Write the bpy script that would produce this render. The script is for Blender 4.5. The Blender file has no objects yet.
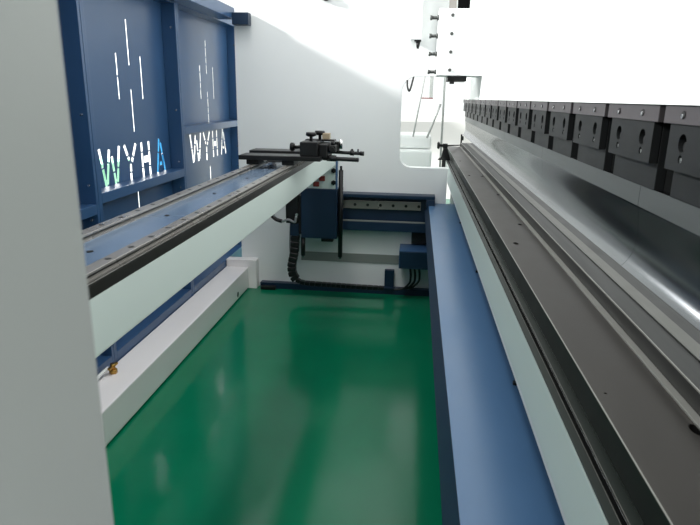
import bpy, bmesh, math, random
from mathutils import Vector, Matrix
from mathutils.geometry import delaunay_2d_cdt
random.seed(4)
C = bpy.context.scene.collection
PI = math.pi

# ------------------------------------------------------------------ materials
def lin(c):
    return tuple(((v/255)/12.92 if v/255 <= .04045 else ((v/255+.055)/1.055)**2.4) for v in c)
def mat(name, rgb, rough=.5, metal=0., spec=.5, coat=0., noise=.06, nscale=6., bump=0., bscale=200., stretch=None):
    m = bpy.data.materials.new(name); m.use_nodes = True
    nt = m.node_tree; b = nt.nodes['Principled BSDF']
    col = lin(rgb)
    tc = nt.nodes.new('ShaderNodeTexCoord')
    mp = nt.nodes.new('ShaderNodeMapping')
    if stretch: mp.inputs['Scale'].default_value = stretch
    nt.links.new(tc.outputs['Object'], mp.inputs['Vector'])
    n = nt.nodes.new('ShaderNodeTexNoise'); n.inputs['Scale'].default_value = nscale; n.inputs['Detail'].default_value = 5
    nt.links.new(mp.outputs['Vector'], n.inputs['Vector'])
    mr = nt.nodes.new('ShaderNodeMapRange')
    mr.inputs['To Min'].default_value = 1-noise; mr.inputs['To Max'].default_value = 1+noise
    nt.links.new(n.outputs['Fac'], mr.inputs['Value'])
    mx = nt.nodes.new('ShaderNodeVectorMath'); mx.operation = 'SCALE'
    mx.inputs[0].default_value = col
    nt.links.new(mr.outputs['Result'], mx.inputs['Scale'])
    nt.links.new(mx.outputs['Vector'], b.inputs['Base Color'])
    r2 = nt.nodes.new('ShaderNodeMapRange')
    r2.inputs['To Min'].default_value = max(.02, rough*.85); r2.inputs['To Max'].default_value = min(1, rough*1.15)
    nt.links.new(n.outputs['Fac'], r2.inputs['Value'])
    nt.links.new(r2.outputs['Result'], b.inputs['Roughness'])
    b.inputs['Metallic'].default_value = metal
    b.inputs['Specular IOR Level'].default_value = spec
    b.inputs['Coat Weight'].default_value = coat
    b.inputs['Coat Roughness'].default_value = .12
    if bump:
        n2 = nt.nodes.new('ShaderNodeTexNoise'); n2.inputs['Scale'].default_value = bscale
        nt.links.new(mp.outputs['Vector'], n2.inputs['Vector'])
        bp = nt.nodes.new('ShaderNodeBump'); bp.inputs['Strength'].default_value = bump; bp.inputs['Distance'].default_value = .002
        nt.links.new(n2.outputs['Fac'], bp.inputs['Height']); nt.links.new(bp.outputs['Normal'], b.inputs['Normal'])
    return m
M = dict(
 floor=mat('green_epoxy', (6,112,78), .14, 0, .36, 0, .12, 3., .12, 14.),
 concrete=mat('pale_concrete', (205,205,200), .7, 0, .3, 0, .05, 2.),
 white=mat('white_paint', (236,238,237), .45, 0, .4, 0, .02, 3.),
 white_gloss=mat('white_gloss_paint', (244,240,239), .22, 0, .5, 0, .02, 3.),
 mint=mat('pale_grey_green_paint', (214,226,220), .4, 0, .4, 0, .02, 3.),
 palegrey=mat('pale_grey_and_dimmed_white', (170,173,171), .45, 0, .4, 0, .02, 3.),
 midgrey=mat('mid_grey', (138,143,138), .5, 0, .4, 0, .03, 3.),
 blue=mat('blue_paint', (50,84,124), .34, 0, .5, .15, .06, 3.),
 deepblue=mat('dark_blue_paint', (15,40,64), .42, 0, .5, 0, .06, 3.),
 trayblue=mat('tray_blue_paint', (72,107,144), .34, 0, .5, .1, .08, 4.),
 black=mat('black_plastic', (16,17,18), .45, 0, .4, 0, .1, 10.),
 blackmetal=mat('black_oxide_steel', (24,25,26), .45, .3, .5, 0, .1, 20.),
 holder=mat('dark_holder_steel', (19,21,22), .5, .3, .35, 0, .08, 30., stretch=(1,.2,1)),
 clamp=mat('grey_clamp_steel', (80,76,78), .42, .6, .5, 0, .06, 30.),
 steel=mat('ground_steel', (150,152,150), .3, 1, .5, 0, .08, 20., stretch=(4,.15,4)),
 table=mat('table_steel', (80,77,74), .42, .85, .5, 0, .1, 8., stretch=(1,.6,1)),
 darksteel=mat('dark_and_shaded_steel', (30,37,33), .45, .2, .3, 0, .1, 12.),
 die=mat('hardened_die_steel', (26,27,26), .45, .35, .5, 0, .08, 12., stretch=(4,.2,4)),
 bright=mat('bright_ground_steel', (168,168,161), .42, .6, .5, 0, .04, 20.),
 screwgrey=mat('zinc_screw', (84,86,84), .4, .5, .5, 0, .05, 20.),
 land=mat('ground_die_land', (112,112,107), .45, .6, .5, 0, .05, 20.),
 groove=mat('groove_black', (8,9,9), .9, 0, .05, 0, .05, 20.),
 shank=mat('ground_shank_steel', (92,96,96), .42, .75, .5, 0, .04, 12., stretch=(3,.3,3)),
 punch=mat('polished_punch_steel', (108,111,113), .2, 1, .5, 0, .03, 2., stretch=(2,.3,2)),
 rail=mat('rail_steel', (150,146,141), .28, .45, .5, 0, .015, 3.),
 railside=mat('rail_dark_side', (48,46,40), .4, .5, .5, 0, .08, 30.),
 platesteel=mat('bluish_plate', (116,136,160), .2, .3, .5, 0, .06, 12.),
 chrome=mat('screw_steel', (190,190,190), .25, 1, .5, 0, .04, 30.),
 brass=mat('brass', (190,150,80), .3, 1, .5, 0, .06, 30.),
 red=mat('dull_red', (130,48,42), .5, 0, .4, 0, .08, 20.),
 tan=mat('tan_plastic', (165,150,125), .5, 0, .4, 0, .05, 20.),
 grey=mat('grey_plastic', (130,134,136), .45, 0, .4, 0, .05, 20.),
 green=mat('light_green_paint', (150,215,180), .5, 0, .4, 0, .05, 5.),
 skyblue=mat('bright_blue_paint', (40,130,185), .5, 0, .4, 0, .05, 5.),
)

# ------------------------------------------------------------------ mesh helpers
def B():
    return bmesh.new()
def box(bm, x0, x1, y0, y1, z0, z1, bev=0., seg=2):
    t = bmesh.new()
    bmesh.ops.create_cube(t, size=1)
    for v in t.verts:
        v.co = Vector(((x0+x1)/2+v.co.x*(x1-x0), (y0+y1)/2+v.co.y*(y1-y0), (z0+z1)/2+v.co.z*(z1-z0)))
    if bev: bmesh.ops.bevel(t, geom=list(t.edges), offset=bev, segments=seg, affect='EDGES', profile=.6)
    merge(bm, t)
    return bm
def merge(bm, t):
    me = bpy.data.meshes.new('tmp'); t.to_mesh(me); t.free(); bm.from_mesh(me); bpy.data.meshes.remove(me)
def cyl(bm, p0, p1, r, r2=None, n=20, bev=0.):
    p0, p1 = Vector(p0), Vector(p1); d = p1-p0
    t = bmesh.new()
    bmesh.ops.create_cone(t, cap_ends=True, segments=n, radius1=r, radius2=r if r2 is None else r2, depth=d.length)
    if bev: bmesh.ops.bevel(t, geom=[e for e in t.edges if len([f for f in e.link_faces if len(f.verts) > 4]) == 1], offset=bev, segments=2, affect='EDGES')
    q = Vector((0,0,1)).rotation_difference(d.normalized())
    bmesh.ops.transform(t, matrix=Matrix.Translation((p0+p1)/2) @ q.to_matrix().to_4x4(), verts=t.verts)
    for f in t.faces: f.smooth = len(f.verts) == 4
    merge(bm, t); return bm
def prism(bm, prof, y0, y1):            # prof: list of (x, z), closed, extruded along y
    a = [bm.verts.new((x, y0, z)) for x, z in prof]; b = [bm.verts.new((x, y1, z)) for x, z in prof]
    n = len(prof)
    bm.faces.new(a); bm.faces.new(b[::-1])
    for i in range(n): bm.faces.new((a[i], b[i], b[(i+1)%n], a[(i+1)%n]))
    bmesh.ops.recalc_face_normals(bm, faces=bm.faces); return bm
def catmull(pts, k=8):
    P = [Vector(p) for p in pts]; out = []
    for i in range(len(P)-1):
        p0 = P[max(i-1,0)]; p1 = P[i]; p2 = P[i+1]; p3 = P[min(i+2,len(P)-1)]
        for s in range(k):
            t = s/k
            out.append(.5*((2*p1)+(p2-p0)*t+(2*p0-5*p1+4*p2-p3)*t*t+(3*p1-p0-3*p2+p3)*t**3))
    out.append(P[-1]); return out
def tube(bm, pts, r, n=10, smooth=True, k=8):
    path = catmull(pts, k) if smooth else [Vector(p) for p in pts]
    rings = []; up = None
    for i, p in enumerate(path):
        d = (path[min(i+1,len(path)-1)]-path[max(i-1,0)]).normalized()
        if up is None: up = d.orthogonal().normalized()
        up = (up-d*up.dot(d)).normalized(); s = d.cross(up)
        rr = r(i/(len(path)-1)) if callable(r) else r
        rings.append([bm.verts.new(p+(up*math.cos(a)+s*math.sin(a))*rr) for a in [2*PI*j/n for j in range(n)]])
    for a, b in zip(rings, rings[1:]):
        for j in range(n): bm.faces.new((a[j], a[(j+1)%n], b[(j+1)%n], b[j])).smooth = True
    bm.faces.new(rings[0][::-1]); bm.faces.new(rings[-1]); return bm
def inside(p, poly):
    x, y = p; c = False; n = len(poly)
    for i in range(n):
        x1, y1 = poly[i]; x2, y2 = poly[i-1]
        if (y1 > y) != (y2 > y) and x < (x2-x1)*(y-y1)/(y2-y1)+x1: c = not c
    return c
def plate(bm, outline, holes, f0, f1):  # flat plate with real cut-outs; f0/f1 map (a, b) to the front/back face
    vs, es = [], []
    for poly in [outline]+holes:
        s = len(vs); n = len(poly); vs += [Vector(p) for p in poly]; es += [(s+i, s+(i+1)%n) for i in range(n)]
    ov, oe, of, *_ = delaunay_2d_cdt(vs, es, [], 0, 1e-6)
    keep = []
    for f in of:
        c = sum((ov[i] for i in f), Vector((0,0)))/len(f)
        if inside(c, outline) and not any(inside(c, h) for h in holes): keep.append(tuple(f))
    A = [bm.verts.new(f0(*v)) for v in ov]; D = [bm.verts.new(f1(*v)) for v in ov]
    cnt = {}
    new = []
    for f in keep:
        new.append(bm.faces.new([A[i] for i in f])); new.append(bm.faces.new([D[i] for i in reversed(f)]))
        for i in range(len(f)):
            cnt[(f[i], f[(i+1)%len(f)])] = 1
    for (i, j) in cnt:
        if (j, i) not in cnt: new.append(bm.faces.new((A[j], A[i], D[i], D[j])))
    bmesh.ops.delete(bm, geom=[v for v in bm.verts if not v.link_faces], context='VERTS')
    bmesh.ops.recalc_face_normals(bm, faces=bm.faces); return bm
def circ(a, b, r, n=16, sa=1., sb=1.):
    return [(a+r*sa*math.cos(2*PI*i/n), b+r*sb*math.sin(2*PI*i/n)) for i in range(n)]
def obj(name, bm, m, parent=None, label=None):
    me = bpy.data.meshes.new(name); bm.to_mesh(me); bm.free(); me.materials.append(M[m])
    o = bpy.data.objects.new(name, me); C.objects.link(o)
    if parent is not None:
        o.parent = parent; o.matrix_parent_inverse = world(parent).inverted()
    if label: o['label'] = label
    return o
def each(name, bms, m, parent, label=None):
    return [obj(name, b, m, parent, label) for b in bms]
def world(o):
    m = Matrix.Translation(o.location)
    return m if o.parent is None else world(o.parent) @ o.matrix_parent_inverse @ m
def tag(o, label, cat, group=None):
    o['label'] = label; o['category'] = cat
    if group: o['group'] = group
    return o
def thing(name, label, cat, loc=(0,0,0), group=None):
    o = bpy.data.objects.new(name, None); C.objects.link(o); o.location = loc; o.empty_display_size = .05
    return tag(o, label, cat, group)
def struct(name, bm, m):
    o = obj(name, bm, m); o['kind'] = 'structure'; return o
def dup(root, off, label):
    r = root.copy(); C.objects.link(r); r.location = root.location + Vector(off); r['label'] = label
    def rec(src, dst):
        for ch in [c for c in allobj if c.parent == src]:
            c = ch.copy(); C.objects.link(c); c.parent = dst; c.matrix_parent_inverse = ch.matrix_parent_inverse.copy(); rec(ch, c)
    allobj = list(bpy.data.objects)
    rec(root, r); return r
def q(y0, z0, y1, z1, w):               # a straight stroke of width w as a quad in (y, z)
    d = Vector((y1-y0, z1-z0)).normalized(); n = Vector((-d.y, d.x))*w/2
    return [(y0+n.x, z0+n.y), (y1+n.x, z1+n.y), (y1-n.x, z1-n.y), (y0-n.x, z0-n.y)]

H = 1.55
YW = 4.646                               # face of the far side frame

# ------------------------------------------------------------------ floor
struct('floor', box(B(), -1.72, 3.2, -4.9, 9.5, -.05, 0), 'floor')
struct('sun_block_wall', box(B(), -6.5, -6.3, -25, 40, -.006, 4.36), 'white')  # added wall, its height set to keep direct sun off the panels
struct('dim_wall_right', box(B(), 5, 5.2, -5.2, 40, -.006, 4.2), 'palegrey')  # added out of view to cut ambient light from the right
struct('dim_wall_front', box(B(), -6.29, 4.99, -5.2, -5, -.006, 4.2), 'palegrey')  # added behind the camera to cut ambient light from there
struct('floor_outside', box(B(), -40, 40, -25, 60, -.12, -.006), 'concrete')

# ------------------------------------------------------------------ side frames (C shaped plates with the throat cut out)
def rc(cx, cz, r, a0, a1, n=8):
    return [(cx+r*math.cos(a0+(a1-a0)*i/n), cz+r*math.sin(a0+(a1-a0)*i/n)) for i in range(n+1)]
xr = .2535
def frame_outline(xl, xt, zt, zb, top, rt, rb):
    return ([(xl, 0), (xr, 0), (xr, zb)] + rc(xt+rb, zb+rb, rb, -PI/2, -PI)
            + rc(xt+rt, zt-rt, rt, PI, PI/2) + [(.4285, zt), (.4285, top), (xl, top)])
bm = plate(B(), frame_outline(-1.405, -.124, 1.71, 1.027, 2.75, .12, .095), [],
           lambda a, b: (a, YW, b), lambda a, b: (a, YW+.1, b))
farf = thing('machine_upright', 'white steel side frame at the far end with a rounded throat opening', 'machine upright', (.1, YW+.05, 0), 'machine uprights')
obj('frame_plate', bm, 'white', farf)
obj('cross_band', box(B(), -.90, -.095, YW-.006, YW-.0005, .243, .318, .001), 'midgrey', farf, 'narrow grey horizontal band')  # flat grey band standing just off the frame plate
obj('lifting_lug', cyl(cyl(B(), (-.705,YW+.01,2.262), (-.705,YW-.03,2.262), .036, bev=.006), (-.705,YW-.03,2.262), (-.705,YW-.045,2.262), .02), 'black', farf, 'black round lug')
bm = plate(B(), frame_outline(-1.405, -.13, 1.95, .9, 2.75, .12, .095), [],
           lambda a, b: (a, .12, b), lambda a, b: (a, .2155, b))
nearf = thing('machine_upright', 'white side frame close to the viewer at the left edge, greyed with its shade', 'machine upright', (.1, .17, 0), 'machine uprights')
obj('frame_plate', bm, 'palegrey', nearf)  # same white paint as the far frame, darkened to carry its shade

# ------------------------------------------------------------------ rear guard panels with cut letters
S = 1.61/1.51
XP = -1.61                               # sheet plane
XS = -1.52                               # front of the stiles and rails
def cut(off, letters=True, breaks=0.):
    """the cut-outs of one sheet, (y, z)"""
    w = .025; out = []
    def st(y0, z0, y1, z1, ww=w, gaps=()):
        ts = [0.]+[g for g in gaps]+[1.]
        for a, b in zip(ts, ts[1:]):
            L = math.hypot(y1-y0, z1-z0); e = .004/L
            a2 = a+(e if a > 0 else 0); b2 = b-(e if b < 1 else 0)
            out.append(q(y0+(y1-y0)*a2, z0+(z1-z0)*a2, y0+(y1-y0)*b2, z0+(z1-z0)*b2, ww))
    zb, zt = 1.099, 1.289
    # W
    st(2.722, zt, 2.765, zb, w, (.5,)); st(2.776, zb+.012, 2.818, zt-.01, w, (.62,)); st(2.839, zt-.045, 2.862, zb, w, (.55,)); st(2.880, zb+.012, 2.921, zt, w, (.4,))
    # Y
    st(2.976, zt, 3.022, 1.205, w, (.72,)); st(3.107, zt, 3.049, 1.196, w, (.72,)); st(3.034, 1.186, 3.030, zb-.01, w, (.45,))
    # H
    st(3.175, zt, 3.177, zb, w, (.28, .72)); st(3.266, zt, 3.266, zb, w, (.28, .72)); st(3.193, 1.194, 3.25, 1.194, .036)
    # A
    st(3.406, zt+.004, 3.362, zb, w, (.4,)); st(3.424, zt-.02, 3.471, zb, w, (.4,)); st(3.395, 1.15, 3.433, 1.15, .02)
    out = [[(y+off, z) for y, z in p] for p in out]
    sw = .016 if breaks else .013; c = 3.105+off
    def slit(y, z0, z1, brk=()):
        ts = [0.]+list(brk)+[1.]
        for a, b in zip(ts, ts[1:]):
            za = z0+(z1-z0)*a+(.005 if a > 0 else 0); zc = z0+(z1-z0)*b-(.005 if b < 1 else 0)
            out.append(q(y, za, y, zc, sw))
    br = (.3, .5, .8) if breaks else (.5,)
    slit(c, 1.691, 1.916, br if breaks else ()); slit(c-.135, 1.52, 1.743, br); slit(c+.135, 1.52, 1.743, ())
    slit(c, 1.352, 1.569, br if breaks else ()); slit(c-.012, .85, 1.036, ())
    return [[(y*S, H-S*(H-z)) for y, z in p] for p in out]
def clean(polys):                        # drop cut-outs that touch one already kept
    return polys
def panel(y0, y1, label, cuts, rails, group='rear guard panels'):
    t = thing('guard_panel', label, 'guard panel', (XP, (y0+y1)/2, .03), group)
    z0, z1 = .05, 2.16
    bm = plate(B(), [(y0+.004, z0), (y1-.004, z0), (y1-.004, z1), (y0+.004, z1)], cuts,
               lambda a, b: (XP, a, b), lambda a, b: (XP-.003, a, b))
    obj('sheet', bm, 'blue', t)
    for ya, yb in ((y0+.002, y0+.032), (y1-.022, y1-.002)):
        bm = box(B(), XP+.001, XS, ya, yb, .03, z1, .002)
        s = obj('stile', bm, 'blue', t)
        if ya > y1-.1: each('screw', [cyl(B(), (XS-.03, ya-.006, z), (XS-.03, ya+.001, z), .006, n=10) for z in (.5, .95, 1.12, 1.45, 1.95)], 'chrome', s)
    for z, h, xf in rails:
        obj('rail', box(B(), XP+.001, xf, y0+.033, y1-.023, z-h, z, .003), 'blue', t)
    return t
YA, YB, YC, YD = 1.30*S, 2.525*S, 3.575*S, 4.805*S
panel(-1.1, YA, 'added blue panel out of sight behind the near frame, blocks sun', [], [(.235, .12, XS)])  # unseen panel, added as a sun block
panel(YA, YB, 'blue guard panel whose end stile shows beside the near frame', [], [(1.03, .05, XS), (.235, .12, XS), (2.15, .06, XS)])
panel(YB, YC, 'blue guard panel with green tinted cut letters above a low rail', cut(0), [(1.075, .052, XS), (.235, .12, XS), (2.15, .06, XS)])
panel(YC, YD, 'blue guard panel with white cut letters beside the far white frame', cut(1.184, breaks=1), [(1.343, .05, XS), (.235, .12, XS), (2.15, .06, XS)])
hb = thing('header_beam', 'blue horizontal header beam along the top of the guard panels', 'beam', (-1.4, 2.3, 2.05))
obj('beam_body', box(B(), XS+.002, -1.395, .24, 4.63, 2.095, 2.175, .003), 'blue', hb)
obj('end_bracket', box(B(), -1.3945, -1.27, 4.56, 4.64, 2.052, 2.137, .004), 'deepblue', hb)

# ------------------------------------------------------------------ low white beam on the floor
fb = thing('floor_beam', 'white square beam lying on the green floor below the panels', 'beam', (-1.42, 2.6, 0))
obj('beam_body', box(B(), -1.515, -1.329, .217, 4.56, .012, .184, .006), 'white_gloss', fb)
obj('end_plate', box(B(), -1.515, -1.262, 4.561, 4.646, .0, .245, .006), 'white_gloss', fb)
obj('gap_shade_strip', box(B(), -1.50, -1.345, .217, 4.5, 0, .012), 'black', fb, 'dark strip for the shade under the beam')  # black strip put in for the shadow of the gap below the beam
obj('cable_hole', cyl(B(), (-1.331,4.25,.05), (-1.3275,4.25,.05), .022), 'black', fb, 'black hole in the beam side')
bf = thing('brass_fitting', 'small brass fitting on top of the white floor beam', 'fitting', (-1.47, 2.58, .184))
obj('hose_nut', cyl(B(), (-1.47,2.58,.184), (-1.47,2.58,.206), .02, n=6), 'brass', bf)
obj('fitting_body', cyl(B(), (-1.47,2.58,.206), (-1.47,2.58,.236), .012), 'brass', bf)
each('wing', [box(B(), -1.478, -1.462, min(2.58+s*.006, 2.58+s*.04), max(2.58+s*.006, 2.58+s*.04), .216, .228, .003) for s in (-1, 1)], 'brass', bf)
obj('hose_stub', tube(B(), [(-1.49,2.57,.215),(-1.50,2.5,.205),(-1.49,2.42,.196)], .009), 'white', bf, 'white hose')

# ------------------------------------------------------------------ back gauge beam
gb = thing('gauge_beam', 'long pale beam with two steel guide rails along its top', 'back gauge beam', (-.70, 2.3, 1.065))
obj('beam_tube', box(B(), -.805, -.587, .24, 4.36, 1.062, 1.181, .004), 'mint', gb)
obj('side_plate', box(B(), -.806, -.5855, .24, 4.36, 1.1812, 1.2065, .001), 'railside', gb, 'dark steel edge under the rail')
tp = obj('top_plate', box(B(), -.775, -.63, .24, 4.355, 1.2066, 1.2085), 'platesteel', gb, 'blue grey plate between the rails')
each('plate_bolt', [cyl(B(), (-.71,1.2+.42*i,1.2085), (-.71,1.2+.42*i,1.2105), .007, n=12) for i in range(8)], 'black', tp)
def guide(x0, x1, z0, z1, ya, yb, parent, step=.1, name='guide_rail'):
    prof = [(x0,z0),(x1,z0),(x1,z0+.006),(x1-.005,z0+.009),(x1-.005,z1-.007),(x1,z1-.005),(x1,z1-.001),(x1-.001,z1),(x0+.001,z1),(x0,z1-.001),(x0,z1-.005),(x0+.005,z1-.007),(x0+.005,z0+.009),(x0,z0+.006)]
    r = obj(name, prism(B(), prof, ya, yb), 'rail', parent)
    y = ya+.05
    while y < yb-.02:
        obj('bolt_hole', cyl(B(), ((x0+x1)/2,y,z1), ((x0+x1)/2,y,z1+.0006), .0068, n=12), 'black', r, 'black bolt hole'); y += step
    for xa, xb in ((x1-.0051, x1-.0044), (x0+.0044, x0+.0051)): obj('rail_groove', box(B(), xa, xb, ya, yb, z0+.0092, z1-.0072), 'railside', r, 'dark groove in the rail side')
    return r
guide(-.623, -.593, 1.2066, 1.227, .24, 4.35, gb)
guide(-.799, -.767, 1.2066, 1.227, .24, 4.35, gb)
obj('rail_ledge', box(B(), -.612, -.586, .24, 4.35, 1.2066, 1.2085), 'darksteel', gb)
obj('rail_edge', box(B(), -.5885, -.5856, .24, 4.35, 1.2086, 1.2096), 'rail', gb, 'thin light edge')

# ------------------------------------------------------------------ carriage with stop fingers
cg = thing('gauge_carriage', 'black back gauge carriage with two stop fingers riding on the rails', 'carriage', (-.68, 3.0, 1.227))
for y0, y1 in ((2.80, 2.93), (3.08, 3.2)):
    for x in (-.783, -.608):
        obj('slide_block', box(B(), x-.03, x+.03, y0+.01, y1-.005, 1.2275, 1.251, .004), 'black', cg)
obj('base_plate', box(B(), -.845, -.447, 2.79, 2.92, 1.2512, 1.273, .003), 'blackmetal', cg)
obj('base_plate', box(B(), -.868, -.455, 3.06, 3.19, 1.2512, 1.273, .003), 'blackmetal', cg)
obj('cover', box(B(), -.74, -.63, 2.93, 3.05, 1.2275, 1.249, .003), 'rail', cg, 'steel nut housing between plates')
bl = obj('finger_block', box(B(), -.548, -.4615, 2.80, 3.02, 1.2735, 1.341, .005), 'black', cg)
obj('clamp_knob', cyl(cyl(B(), (-.548,2.86,1.312), (-.585,2.86,1.312), .008), (-.585,2.86,1.312), (-.605,2.86,1.312), .021, bev=.004), 'black', bl)
for x, y, z in ((-.510, 2.9, 1.340), (-.476, 2.96, 1.345)):
    k = B(); cyl(k, (x,y,z-.005), (x,y,z+.022), .008); cyl(k, (x,y,z+.02), (x,y,z+.026), .014, .026, bev=0); cyl(k, (x,y,z+.026), (x,y,z+.041), .027, .024, n=12)
    obj('thumb_screw', k, 'black', bl)
obj('block_cap', box(B(), -.545, -.40, 2.93, 3.0, 1.3365, 1.345, .002), 'black', bl)
obj('sensor', box(B(), -.462, -.425, 2.94, 2.985, 1.3455, 1.376, .004), 'tan', cg, 'tan sensor block')
obj('finger_arm', box(B(), -.461, -.42, 2.83, 3.0, 1.262, 1.33, .006), 'black', cg)
b = B(); box(b, -.419, -.385, 2.86, 2.98, 1.29, 1.322, .004); cyl(b, (-.402,2.9,1.322), (-.402,2.9,1.34), .009); cyl(b,(-.40,2.855,1.305),(-.40,2.842,1.305),.012)
obj('finger_bracket', b, 'blackmetal', cg)
b = B(); cyl(b, (-.445,2.86,1.262), (-.27,2.86,1.258), .0105, bev=.002); cyl(b, (-.425,2.86,1.263), (-.38,2.86,1.262), .015)
obj('stop_finger', b, 'black', cg)
b = B(); cyl(b, (-.42,2.97,1.283), (-.255,2.97,1.278), .0085); cyl(b, (-.275,2.97,1.279), (-.255,2.97,1.278), .011); cyl(b, (-.325,2.97,1.281), (-.305,2.97,1.28), .013); cyl(b, (-.315,2.97,1.285), (-.315,2.97,1.30), .006); cyl(b, (-.285,2.97,1.285), (-.285,2.97,1.30), .004)
obj('stop_finger', b, 'black', cg)
b = B(); box(b, -.40, -.38, 2.945, 2.99, 1.285, 1.335, .003)
obj('finger_post', b, 'black', cg)
obj('adjusting_screw', cyl(B(), (-.372,2.965,1.30), (-.372,2.965,1.345), .009), 'chrome', cg, 'silver screw')

# ------------------------------------------------------------------ lift unit at the far end of the gauge beam
lu = thing('lift_unit', 'dark blue lift unit carrying the far end of the gauge beam', 'machine unit', (-.7, 4.45, .5))
obj('cover_box', box(B(), -.852, -.574, 4.39, 4.515, .492, .876, .006), 'deepblue', lu)
obj('mount_plate', box(B(), -.80, -.592, 4.405, 4.43, .877, 1.061, .003), 'mint', lu, 'pale mounting plate')
each('mount_bolt', [cyl(B(), (-.603,4.404,z), (-.603,4.385,z), .019, n=6) for z in (.926, 1.016)], 'black', lu)
each('sensor_block', [box(B(), x-.022, x+.022, 4.385, 4.404, z-.018, z+.018, .003) for x, z in ((-.735,.912), (-.69,.955))], 'red', lu, 'dull red block')
obj('edge_strip', box(B(), -.588, -.574, 4.40, 4.44, .877, 1.10, .002), 'trayblue', lu, 'narrow light blue strip')
for x, z0, z1 in ((-.55,.345,1.02), (-.842,.345,.491)):
    r = obj('guide_rod', cyl(B(), (x,4.42,z0), (x,4.42,z1), .0175), 'black', lu)
    obj('rod_end', cyl(B(), (x,4.42,z0-.014), (x,4.42,z0), .011), 'chrome', r)
    if z1 > 1: obj('rod_tip', cyl(B(), (x,4.42,z1), (x,4.42,z1+.03), .009), 'blackmetal', r)
b = B(); box(b, -.562, -.542, 4.46, 4.515, .50, .88)
obj('rod_carrier', b, 'deepblue', lu)
obj('drain_boss', box(B(), -.70, -.605, 4.41, 4.47, .462, .4915, .008), 'black', lu)
mo = thing('drive_motor', 'black drive motor beside the dark blue lift unit', 'motor', (-.92, 4.45, .52))
obj('motor_body', box(B(), -.975, -.872, 4.40, 4.50, .60, .83, .012), 'black', mo)
obj('gear_head', box(B(), -.945, -.873, 4.41, 4.49, .50, .5985, .008), 'deepblue', mo)
obj('flange', box(B(), -.8715, -.8525, 4.40, 4.51, .52, .82, .002), 'black', mo)
obj('connector', cyl(B(), (-.885,4.40,.672), (-.885,4.385,.672), .012), 'chrome', mo, 'silver connector')
mc = tag(obj('motor_cable', tube(B(), [(-1.07,4.40,.665),(-1.05,4.39,.632),(-1.0,4.385,.618),(-.95,4.385,.632),(-.90,4.38,.615),(-.886,4.374,.66)], .010), 'grey'), 'thin grey cable curving under the gauge beam to the motor', 'cable')
obj('sleeve', tube(B(), [(-1.115,4.41,.70),(-1.095,4.405,.668),(-1.05,4.39,.632),(-1.0,4.385,.618)], .015), 'black', mc, 'black sleeve')
tag(obj('hanging_wire', tube(B(), [(-.957,4.50,.59),(-.964,4.50,.38),(-.95,4.50,.27)], .006), 'grey'), 'thin wire hanging straight down beside the black drag chain', 'wire')

# cable drag chain: links along a path
dc = thing('drag_chain', 'black cable drag chain hanging from the motor and bending along the floor', 'cable chain', (-.5, 4.43, .08))
path = catmull([(-.906,4.44,.498),(-.916,4.44,.36),(-.938,4.44,.25),(-.925,4.44,.165),(-.87,4.44,.118),(-.78,4.44,.108),(-.6,4.44,.104),(-.4,4.44,.10),(-.2,4.44,.098)], 10)
acc = 0; last = path[0]; links = []
for p in path[1:]:
    if (p-last).length >= .036: links.append((last, p)); last = p
for a, c in links:
    d = (c-a).normalized(); t = bmesh.new(); bmesh.ops.create_cube(t, size=1)
    for v in t.verts: v.co = Vector((v.co.x*.066, v.co.y*.05, v.co.z*(c-a).length*.97))
    bmesh.ops.bevel(t, geom=list(t.edges), offset=.005, segments=1, affect='EDGES')
    qn = Vector((0,0,1)).rotation_difference(d)
    fl = 1 if abs(d.z) > .7 else .55
    bmesh.ops.transform(t, matrix=Matrix.Translation((a+c)/2) @ qn.to_matrix().to_4x4() @ Matrix.Diagonal((fl if fl==1 else .45,1,1,1)), verts=t.verts)
    bm = B(); merge(bm, t); obj('chain_link', bm, 'black', dc)
b = B(); tube(b, [tuple(p) for p in path[::4]], .012, n=8); obj('inner_cable', b, 'black', dc)

# ------------------------------------------------------------------ wall slide
ws = thing('wall_slide', 'dark blue slide housing fixed across the far frame with a steel rail', 'linear slide', (-.2, 4.6, .54))
obj('back_plate', box(B(), -.90, .155, 4.60, YW-.001, .535, .80, .002), 'deepblue', ws)
obj('top_cap', box(B(), -.90, .165, 4.52, YW-.001, .7995, .826, .004), 'deepblue', ws)
obj('end_cap', box(B(), .10, .165, 4.522, 4.5995, .70, .799, .004), 'deepblue', ws)
obj('lower_flange', box(B(), -.90, .15, 4.54, 4.5995, .535, .607, .003), 'deepblue', ws)
obj('edge_bar', box(B(), -.90, .12, 4.545, 4.56, .6075, .617, .001), 'bright', ws, 'bright steel edge')
r = obj('guide_rail', box(B(), -.89, .06, 4.575, 4.5995, .703, .768, .003), 'rail', ws, 'steel guide rail')
each('bolt_hole', [cyl(B(), (-.86+.1*i+.005,4.575,.735), (-.86+.1*i+.005,4.5735,.735), .012, n=12) for i in range(10)], 'black', r, 'black bolt hole')
sb = thing('switch_box', 'small black box on the far frame above the blue junction box', 'box', (.07, 4.6, .43))
obj('box_body', box(B(), -.002, .15, 4.60, YW-.001, .428, .53, .004), 'black', sb)
obj('box_lid', box(B(), .004, .144, 4.594, 4.5995, .434, .525, .003), 'blackmetal', sb)
jb = thing('junction_box', 'blue junction box on the far frame partly behind the blue tray', 'box', (.03, 4.52, .27))
obj('box_body', box(B(), -.09, .16, 4.41, YW-.001, .274, .417, .003), 'blue', jb)
obj('box_door', box(B(), -.084, .154, 4.402, 4.4095, .28, .411, .003), 'deepblue', jb)
each('cable_gland', [cyl(B(), (x,4.5,.274), (x,4.5,.25), .011) for x in (0., .035, .07)], 'black', jb)
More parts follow.
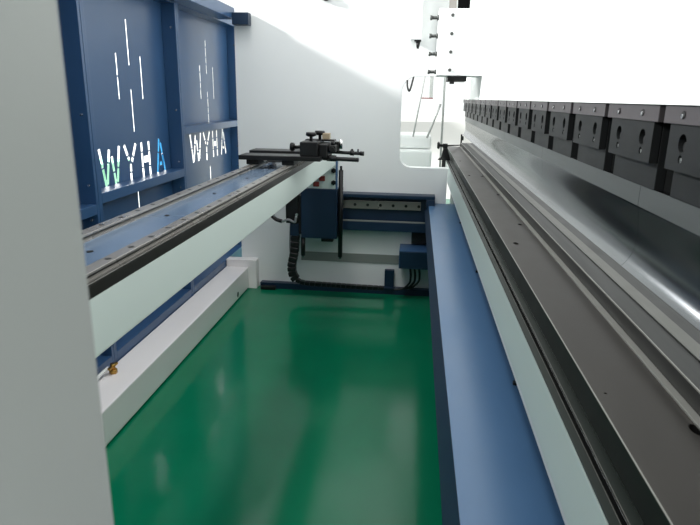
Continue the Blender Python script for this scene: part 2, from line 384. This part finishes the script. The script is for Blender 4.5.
for i, (x, dx) in enumerate(((0., -.0), (.035, .0), (.07, .0))):
    tag(obj('box_cable', tube(B(), [(x,4.5,.249),(x+.006,4.5+.022*(i-1),.19),(x-.002,4.5+.024*(i-1),.14),(x-.05,4.5+.024*(i-1),.09),(x-.125,4.5+.024*(i-1),.078)], .0085), 'black'),
        ('black cable at left of three dropping from the blue junction box', 'black cable between two others dropping from the blue junction box', 'black cable at right of three dropping from the blue junction box')[i], 'cable', 'junction box cables')
tag(obj('cable_bracket', box(box(B(), -.205, -.128, 4.60, YW-.001, .052, .2, .003), -.205, -.128, 4.56, 4.60, .052, .06), 'deepblue'), 'small dark blue upright bracket on the wall foot beside the chain', 'bracket')
fc = thing('floor_channel', 'dark blue channel lying on the floor along the far frame', 'channel', (-.4, 4.55, 0))
obj('channel_body', prism(B(), [(-1.238,0),(.3,0),(.3,.05),(-1.238,.05)], 4.585, YW-.001), 'deepblue', fc)
obj('channel_clamp', box(B(), -1.225, -1.10, 4.54, 4.5845, .0, .03, .008), 'black', fc)

# ------------------------------------------------------------------ bed
bd = thing('press_bed', 'white lower bed plate running along the right above the blue tray', 'machine bed', (.5, 2.5, 0))
obj('rear_skin', box(B(), .255, .262, .24, 4.64, .932, 1.049), 'mint', bd)
obj('bed_plate', box(B(), .2625, .62, -1.2, 5.86, .90, 1.0525, .002), 'white', bd)
obj('lower_body', box(B(), .36, .60, -1.2, 5.86, .0, .8995, .003), 'deepblue', bd)
obj('edge_lip', box(B(), .2545, .268, .24, 5.86, 1.0528, 1.0562, .0008), 'darksteel', bd)
obj('groove_strip', box(B(), .2682, .2775, .24, 5.86, 1.0527, 1.0529), 'groove', bd, 'black groove')
obj('ledge_strip', box(B(), .2777, .2965, .24, 5.86, 1.0527, 1.0556, .0006), 'darksteel', bd)
obj('edge_line', box(B(), .2778, .2792, .24, 5.86, 1.0557, 1.0562), 'land', bd, 'thin light edge')
obj('edge_line', box(B(), .2672, .2681, .24, 5.86, 1.0563, 1.0566), 'land', bd, 'thin light edge')
wt = thing('work_table', 'grey steel table top with slots along the bed', 'table top', (.36, 2.5, 1.055))
holes = []
for y, x, r in ((1.03,.4,.011), (2.6,.35,.012), (4.96,.334,.012)): pass
zs = (1.55-1.105)/(1.55-1.054)
for y, x in ((2.107,.372), (2.451,.442), (3.236,.454), (4.05,.366), (4.01,.448), (.879,.459), (5.0,.37)):
    holes.append(circ(x*zs, y*zs, .0105, 14, .8, 1.5))
holes.append(circ(.352*zs, .984*zs, .0025, 8))
obj('table_plate', plate(B(), [(.297,.24),(.43,.24),(.43,5.86),(.297,5.86)], holes, lambda a, b: (a,b,1.105), lambda a, b: (a,b,1.085)), 'table', wt)
obj('table_base', box(B(), .2972, .43, .24, 5.858, 1.056, 1.0848), 'darksteel', wt)
obj('table_edge', box(B(), .2962, .2969, .24, 5.86, 1.0562, 1.104), 'darksteel', wt, 'table side with its shade put into dark green grey')  # unlit side face: shade and greenish reflection put into the colour
obj('table_bevel', box(B(), .2964, .2985, .24, 5.86, 1.1042, 1.1053), 'bright', wt, 'thin light table edge')
obj('slot_bottom', box(B(), .3, .429, .25, 5.85, 1.0849, 1.0852), 'black', wt)
dh = thing('die_holder', 'narrow bright steel strip between the table top and the die', 'die holder', (.42, 2.5, 1.105))
obj('holder_strip', box(B(), .4155, .4295, .24, 5.83, 1.1052, 1.1095, .0008), 'bright', dh)
dd = thing('lower_die', 'dark long lower die with a bright flank under the punches', 'die', (.5, 2.5, 1.105))
prof = [(.4297,1.1055),(.60,1.1055),(.60,1.143),(.512,1.143),(.508,1.1435),(.476,1.1435),(.472,1.141),(.4317,1.1425),(.4297,1.141)]
obj('die_body', prism(B(), [(.4297,1.1055),(.60,1.1055),(.60,1.142),(.4315,1.142),(.4297,1.1405)], .24, 5.84), 'die', dd)
obj('die_land', box(B(), .477, .507, .24, 5.84, 1.1421, 1.1445, .0006), 'land', dd, 'bright ground strip on the die')
obj('die_edge_glint', box(B(), .4292, .4312, .24, 5.84, 1.1395, 1.1426, .0004), 'bright', dd, 'thin glint painted along the die edge')  # edge highlight laid on as a strip of brighter steel
b = B(); box(b, .509, .53, .24, 5.84, 1.1421, 1.1427)
obj('die_groove', b, 'black', dd, 'black die groove')
tag(obj('end_stop', box(box(B(), .424, .438, 5.842, 5.858, 1.106, 1.222, .003), .4385, .452, 5.845, 5.857, 1.165, 1.205, .002), 'blackmetal'), 'dark upright stop plate at the far end of the die', 'stop')
bs = thing('bed_clamp', 'black clamp with a knob at the far end of the bed', 'clamp', (.24, 5.05, 1.05))
prism_pts = [(.187,1.057),(.29,1.057),(.262,1.15),(.228,1.15),(.215,1.085)]
obj('clamp_body', prism(B(), prism_pts, 5.0, 5.06), 'black', bs)
obj('clamp_leg', box(B(), .222, .2535, 5.0, 5.05, .96, 1.0569, .003), 'black', bs)
obj('knob', cyl(cyl(B(), (.225,5.03,1.172), (.195,5.03,1.174), .012), (.198,5.03,1.174), (.176,5.03,1.174), .03, bev=.006), 'black', bs)
obj('knob_mount', box(B(), .222, .262, 5.005, 5.055, 1.1502, 1.19, .006), 'black', bs)
obj('rod', cyl(B(), (.26,5.05,1.172), (.424,5.85,1.113+.007), .006), 'blackmetal', bs)

# ------------------------------------------------------------------ blue tray
ty = thing('drip_tray', 'long blue tray with a sloping lip beside the green floor', 'tray', (.25, 2.4, .70))
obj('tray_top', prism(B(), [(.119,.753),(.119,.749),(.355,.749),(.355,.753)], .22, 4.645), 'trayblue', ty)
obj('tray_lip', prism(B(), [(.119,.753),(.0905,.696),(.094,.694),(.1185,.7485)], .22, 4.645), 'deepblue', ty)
obj('tray_seam', box(B(), .327, .332, .22, 4.64, .7531, .757, .001), 'deepblue', ty)
each('tray_bolt', [cyl(B(), (.318,y,.7531), (.318,y,.763), .008, n=6) for y in (1.6, 2.75, 3.9)], 'black', ty)
each('support_bracket', [box(B(), .12, .359, y, y+.012, .60, .7488) for y in (.6, 2.3, 4.0)], 'deepblue', ty)

# ------------------------------------------------------------------ ram, tool holders and punches
rm = thing('press_ram', 'large white ram plate along the upper right above the tool holders', 'ram', (.5, 2.5, 1.546))
obj('ram_plate', box(B(), .43, .53, .25, 5.95, 1.5455, 2.75, .002), 'white', rm)
P = .3233; Y0 = .823
hole_pts = []
th = thing('punch_holder', 'x', 'tool holder', (.45, Y0+P/2, 1.39), 'punch holders')
ya, yb = Y0+.014, Y0+P-.012
hy0, hy1 = Y0+.041, Y0+P-.034
cl = obj('clamp_plate', box(B(), .4365, .456, ya, yb, 1.5145, 1.5453, .001), 'clamp', th)
scy = (hy0+(hy1-hy0)*.21, hy0+(hy1-hy0)*.77)
for y in scy:
    bm = cyl(B(), (.4364,y,1.530), (.4350,y,1.530), .0065, n=14)
    cs = obj('clamp_screw', bm, 'black', cl)
    obj('screw_head', cyl(B(), (.4349,y+.001,1.528), (.4335,y+.001,1.528), .0042, n=6), 'chrome', cs)
hs = []
for y in scy: hs += [circ(y, 1.484, .0155, 20), circ(y, 1.4575, .0075, 14)]
hf = obj('holder_plate', plate(B(), [(hy0,1.437),(hy1,1.437),(hy1,1.5143),(hy0,1.5143)], hs, lambda a, b: (.441,a,b), lambda a, b: (.456,a,b)), 'holder', th)
obj('holder_core', box(B(), .4562, .4575, hy0+.001, hy1-.001, 1.4375, 1.514), 'groove', th)
for y in scy:
    obj('socket_screw', cyl(B(), (.4562,y,1.478), (.446,y,1.478), .0085, n=14, bev=.001), 'blackmetal', hf)
    obj('pin', cyl(B(), (.4562,y,1.456), (.4425,y,1.4555), .0045, n=10), 'chrome', hf)
lb = box(B(), .4582, .476, hy0, hy1, 1.386, 1.514, .001)
obj('lower_block', lb, 'holder', th)
labs = ['dark tool holder nearest the viewer, cut off by the right edge']
N = 16
ordn = ['second','third','fourth','fifth','sixth','seventh','eighth','ninth','tenth','eleventh','twelfth','thirteenth','fourteenth','fifteenth']
for k in range(N):
    if k == 0: th['label'] = labs[0]; continue
    l = f'dark tool holder under the white ram, {ordn[k-1]} from the right edge' if k < N-1 else 'dark tool holder under the white ram, the farthest of the row'
    dup(th, (0, P*k, 0), l)
obj('holder_beam', box(B(), .4765, .53, .26, 5.945, 1.386, 1.5453), 'groove', rm, 'beam behind the tool holders, blackened for the shade in their gaps')  # black colour carries the shade between the holders
def punch_prof():
    front = [(.462,1.3858),(.462,1.342)]
    x, z, n = .462, 1.342, 28
    for i in range(n):
        a = math.radians(-8+56*((i+.5)/n)**2.8); dz = .128/n
        x -= math.tan(a)*dz; z -= dz; front.append((x, z))
    front += [(x+.0006, z-.0015), (x+.003, z-.002)]
    return front+[(.50,1.26),(.515,1.34),(.515,1.3858)]
seg = [.30, 1.262, 2.25, 3.24, 4.23, 5.22, 5.93]
names = ['polished bending punch nearest the viewer at the right edge', 'polished bending punch second from the right edge', 'polished bending punch third from the right edge', 'polished bending punch fourth from the right edge', 'polished bending punch second from the far end', 'polished bending punch at the far end']
for k in range(6):
    o = obj('bending_punch', prism(B(), punch_prof(), seg[k]+.0006, seg[k+1]-.0006), 'punch')
    for f in o.data.polygons: f.use_smooth = abs(f.normal.y) < .5
    o.data.set_sharp_from_angle(angle=math.radians(25))
    obj('punch_shank', box(B(), .4605, .4619, seg[k]+.0008, seg[k+1]-.0008, 1.343, 1.3856, .0003), 'shank', o, 'ground upper band of the punch')
    tag(o, names[k], 'punch', 'bending punches')

# ------------------------------------------------------------------ guide box on the far frame
gx = thing('ram_guide_box', 'white ram guide box with two columns of screws', 'guide box', (.27, 4.45, 1.7))
obj('box_body', box(B(), .118, .4295, 4.30, 4.64, 1.702, 2.13, .004), 'white', gx)
for z in (2.088, 1.972, 1.855, 1.738):
    b = cyl(B(), (.1175,4.34,z-.012), (.072,4.34,z-.012), .011, n=12)
    s = obj('side_screw', b, 'screwgrey', gx)
    obj('lock_nut', cyl(B(), (.1174,4.34,z-.012), (.105,4.34,z-.012), .019, n=6), 'screwgrey', s)
    obj('screw_head', cyl(B(), (.0719,4.34,z-.012), (.058,4.34,z-.012), .017, n=6), 'screwgrey', s)
    obj('front_screw', cyl(cyl(B(), (.207,4.2995,z), (.207,4.292,z), .011, n=16), (.207,4.292,z), (.207,4.28,z), .008, n=6), 'screwgrey', gx)
gr = thing('guide_rail_bar', 'black bar standing above the white ram guide box', 'bar', (.28, 4.5, 2.13))
obj('bar_body', box(B(), .245, .325, 4.42, 4.48, 2.131, 2.6, .003), 'groove', gr)
sr = thing('steel_bar', 'grey steel bar standing beside the black bar on the guide box', 'bar', (.2, 4.5, 2.13))
obj('bar_body', box(B(), .185, .235, 4.42, 4.47, 2.131, 2.6, .003), 'rail', sr)
tag(obj('shade_block', box(box(B(), .20, .33, 4.36, 4.62, 1.667, 1.7015, .003), .215, .245, 4.34, 4.40, 1.648, 1.6668, .003), 'black'), 'black block for the shade under the white ram guide box', 'shade block')  # black boxes stand in for the shadow below the guide box
ct = thing('vertical_duct', 'white vertical duct hanging on the far frame beside the guide box', 'duct', (-.05, 4.55, 1.95))
obj('duct_body', box(B(), -.075, .006, 4.55, 4.64, 1.955, 2.7, .005), 'white', ct)
obj('nozzle_cap', box(B(), -.045, .004, 4.555, 4.61, 1.944, 1.9545, .001), 'black', ct)
obj('nozzle', cyl(B(), (-.018,4.58,1.944), (-.018,4.58,1.895), .017, .008), 'black', ct)

# ------------------------------------------------------------------ seen through the throat: side guard of the machine
tag(obj('handle_loop', tube(B(), [(-.085,4.63,1.675),(-.082,4.60,1.63),(-.068,4.59,1.60),(-.055,4.60,1.63),(-.04,4.63,1.70)], .007), 'black'), 'black loop hanging at the upper corner of the throat opening', 'loop')
sg = thing('side_guard', 'white side guard standing beyond the throat opening', 'side guard', (.0, 5.7, 0))
obj('lower_box', box(B(), -.30, .15, 5.6, 6.29, .55, 1.08, .02), 'white', sg)
obj('step_box', box(B(), -.30, .145, 5.75, 6.29, 1.081, 1.21, .03), 'white', sg)
obj('post', box(B(), -.44, -.38, 5.6, 6.29, 0, 2.2, .003), 'white', sg)
obj('hanging_bar', box(B(), .10, .132, 5.6, 5.63, 1.555, 2.2, .002), 'palegrey', sg)
obj('bar_tip', box(B(), .03, .135, 5.598, 5.632, 1.545, 1.5545, .001), 'red', sg)
obj('top_beam', box(B(), -.379, .25, 5.6, 5.64, 2.2005, 2.25, .002), 'white', sg)
obj('strut', tube(B(), [(.055,5.66,1.75),(-.03,5.68,1.20)], .008, smooth=False), 'palegrey', sg)
obj('strut', tube(B(), [(.21,5.66,1.50),(.10,5.70,1.19)], .010, smooth=False), 'palegrey', sg)
obj('edge_post', box(B(), .236, .256, 5.9, 5.93, 0, 2.2, .003), 'palegrey', sg)

# ------------------------------------------------------------------ seen through the cut letters
cb = thing('tint_cabinet', 'bright blue cabinet added to colour the view through the cut letter A', 'cabinet', (-4.4, 10.3, 0))  # made-up cabinet, gives the letter A its blue tint
obj('cabinet_body', box(B(), -4.5, -4.3, 9.8, 10.85, .06, .98, .01), 'skyblue', cb)
for i in range(2):
    d = obj('door', box(B(), -4.299, -4.28, 9.82+i*.505, 10.305+i*.505, .09, .95, .004), 'skyblue', cb)
    obj('handle', box(B(), -4.2799, -4.25, 10.25+i*.09, 10.27+i*.09, .45, .6, .004), 'chrome', d)
obj('plinth', box(B(), -4.48, -4.33, 9.83, 10.82, -.006, .0595), 'black', cb)
gn = thing('tint_bin', 'light green bin added to colour the view through the cut letter W', 'bin', (-4.6, 8.3, 0))  # made-up bin, gives the letter W its green tint
obj('bin_body', prism(B(), [(-4.9,-.006),(-4.35,-.006),(-4.3,.55),(-4.95,.55)], 7.9, 8.62), 'green', gn)
obj('bin_lid', box(B(), -4.97, -4.28, 7.88, 8.64, .5505, .59, .01), 'green', gn)

# ------------------------------------------------------------------ light
sc = bpy.context.scene
w = bpy.data.worlds.new('World'); sc.world = w; w.use_nodes = True
bg = w.node_tree.nodes['Background']; bg.inputs['Color'].default_value = (.965, 1.0, .995, 1); bg.inputs['Strength'].default_value = 1.05
sun = bpy.data.lights.new('daylight', 'SUN'); sun.energy = 6.2; sun.angle = math.radians(4.5); sun.color = (1, 1, .985)
so = bpy.data.objects.new('daylight', sun); C.objects.link(so)
d = Vector((1, .28, -.481)); so.rotation_euler = (-d).to_track_quat('Z', 'Y').to_euler()
so.location = (-6, -1, 5)
hl = bpy.data.lights.new('letter_fill', 'AREA'); hl.energy = 900; hl.shape = 'RECTANGLE'; hl.size = 1.2; hl.size_y = 10  # added area light, brightens what shows through the cut letters
ho = bpy.data.objects.new('letter_fill', hl); C.objects.link(ho); ho.location = (-4.2, 12, 4.2)

cl = bpy.data.lights.new('overhead_fill', 'AREA'); cl.energy = 55; cl.shape = 'RECTANGLE'; cl.size = .5; cl.size_y = 2.4  # added fill from above, lifts the top of the white floor beam
lo = bpy.data.objects.new('overhead_fill', cl); C.objects.link(lo); lo.location = (-1.05, 2.0, 5.2)

# ------------------------------------------------------------------ camera
cam = bpy.data.cameras.new('camera'); co = bpy.data.objects.new('camera', cam); C.objects.link(co)
R = [[0.9937643831517655, 0.0451682910399141, -0.1019420240309393], [0.11034189484767229, -0.2669300250359131, 0.9573782053959802], [0.016031750385289183, -0.9626568377250849, -0.2702495064948748]]
m = Matrix(((R[0][0], -R[0][1], -R[0][2], 0), (R[1][0], -R[1][1], -R[1][2], 0), (R[2][0], -R[2][1], -R[2][2], H), (0,0,0,1)))
co.matrix_world = m
cam.sensor_width = 36; cam.lens = 590/700*36; cam.clip_start = .02
cam.dof.use_dof = True; cam.dof.focus_distance = 2.8; cam.dof.aperture_fstop = 16
sc.camera = co
vs = sc.view_settings
vs.view_transform = 'Standard'; vs.look = 'None'; vs.gamma = 1; vs.exposure = .12; vs.use_curve_mapping = False
sc.cycles.max_bounces = 10; sc.cycles.diffuse_bounces = 6; sc.cycles.glossy_bounces = 5
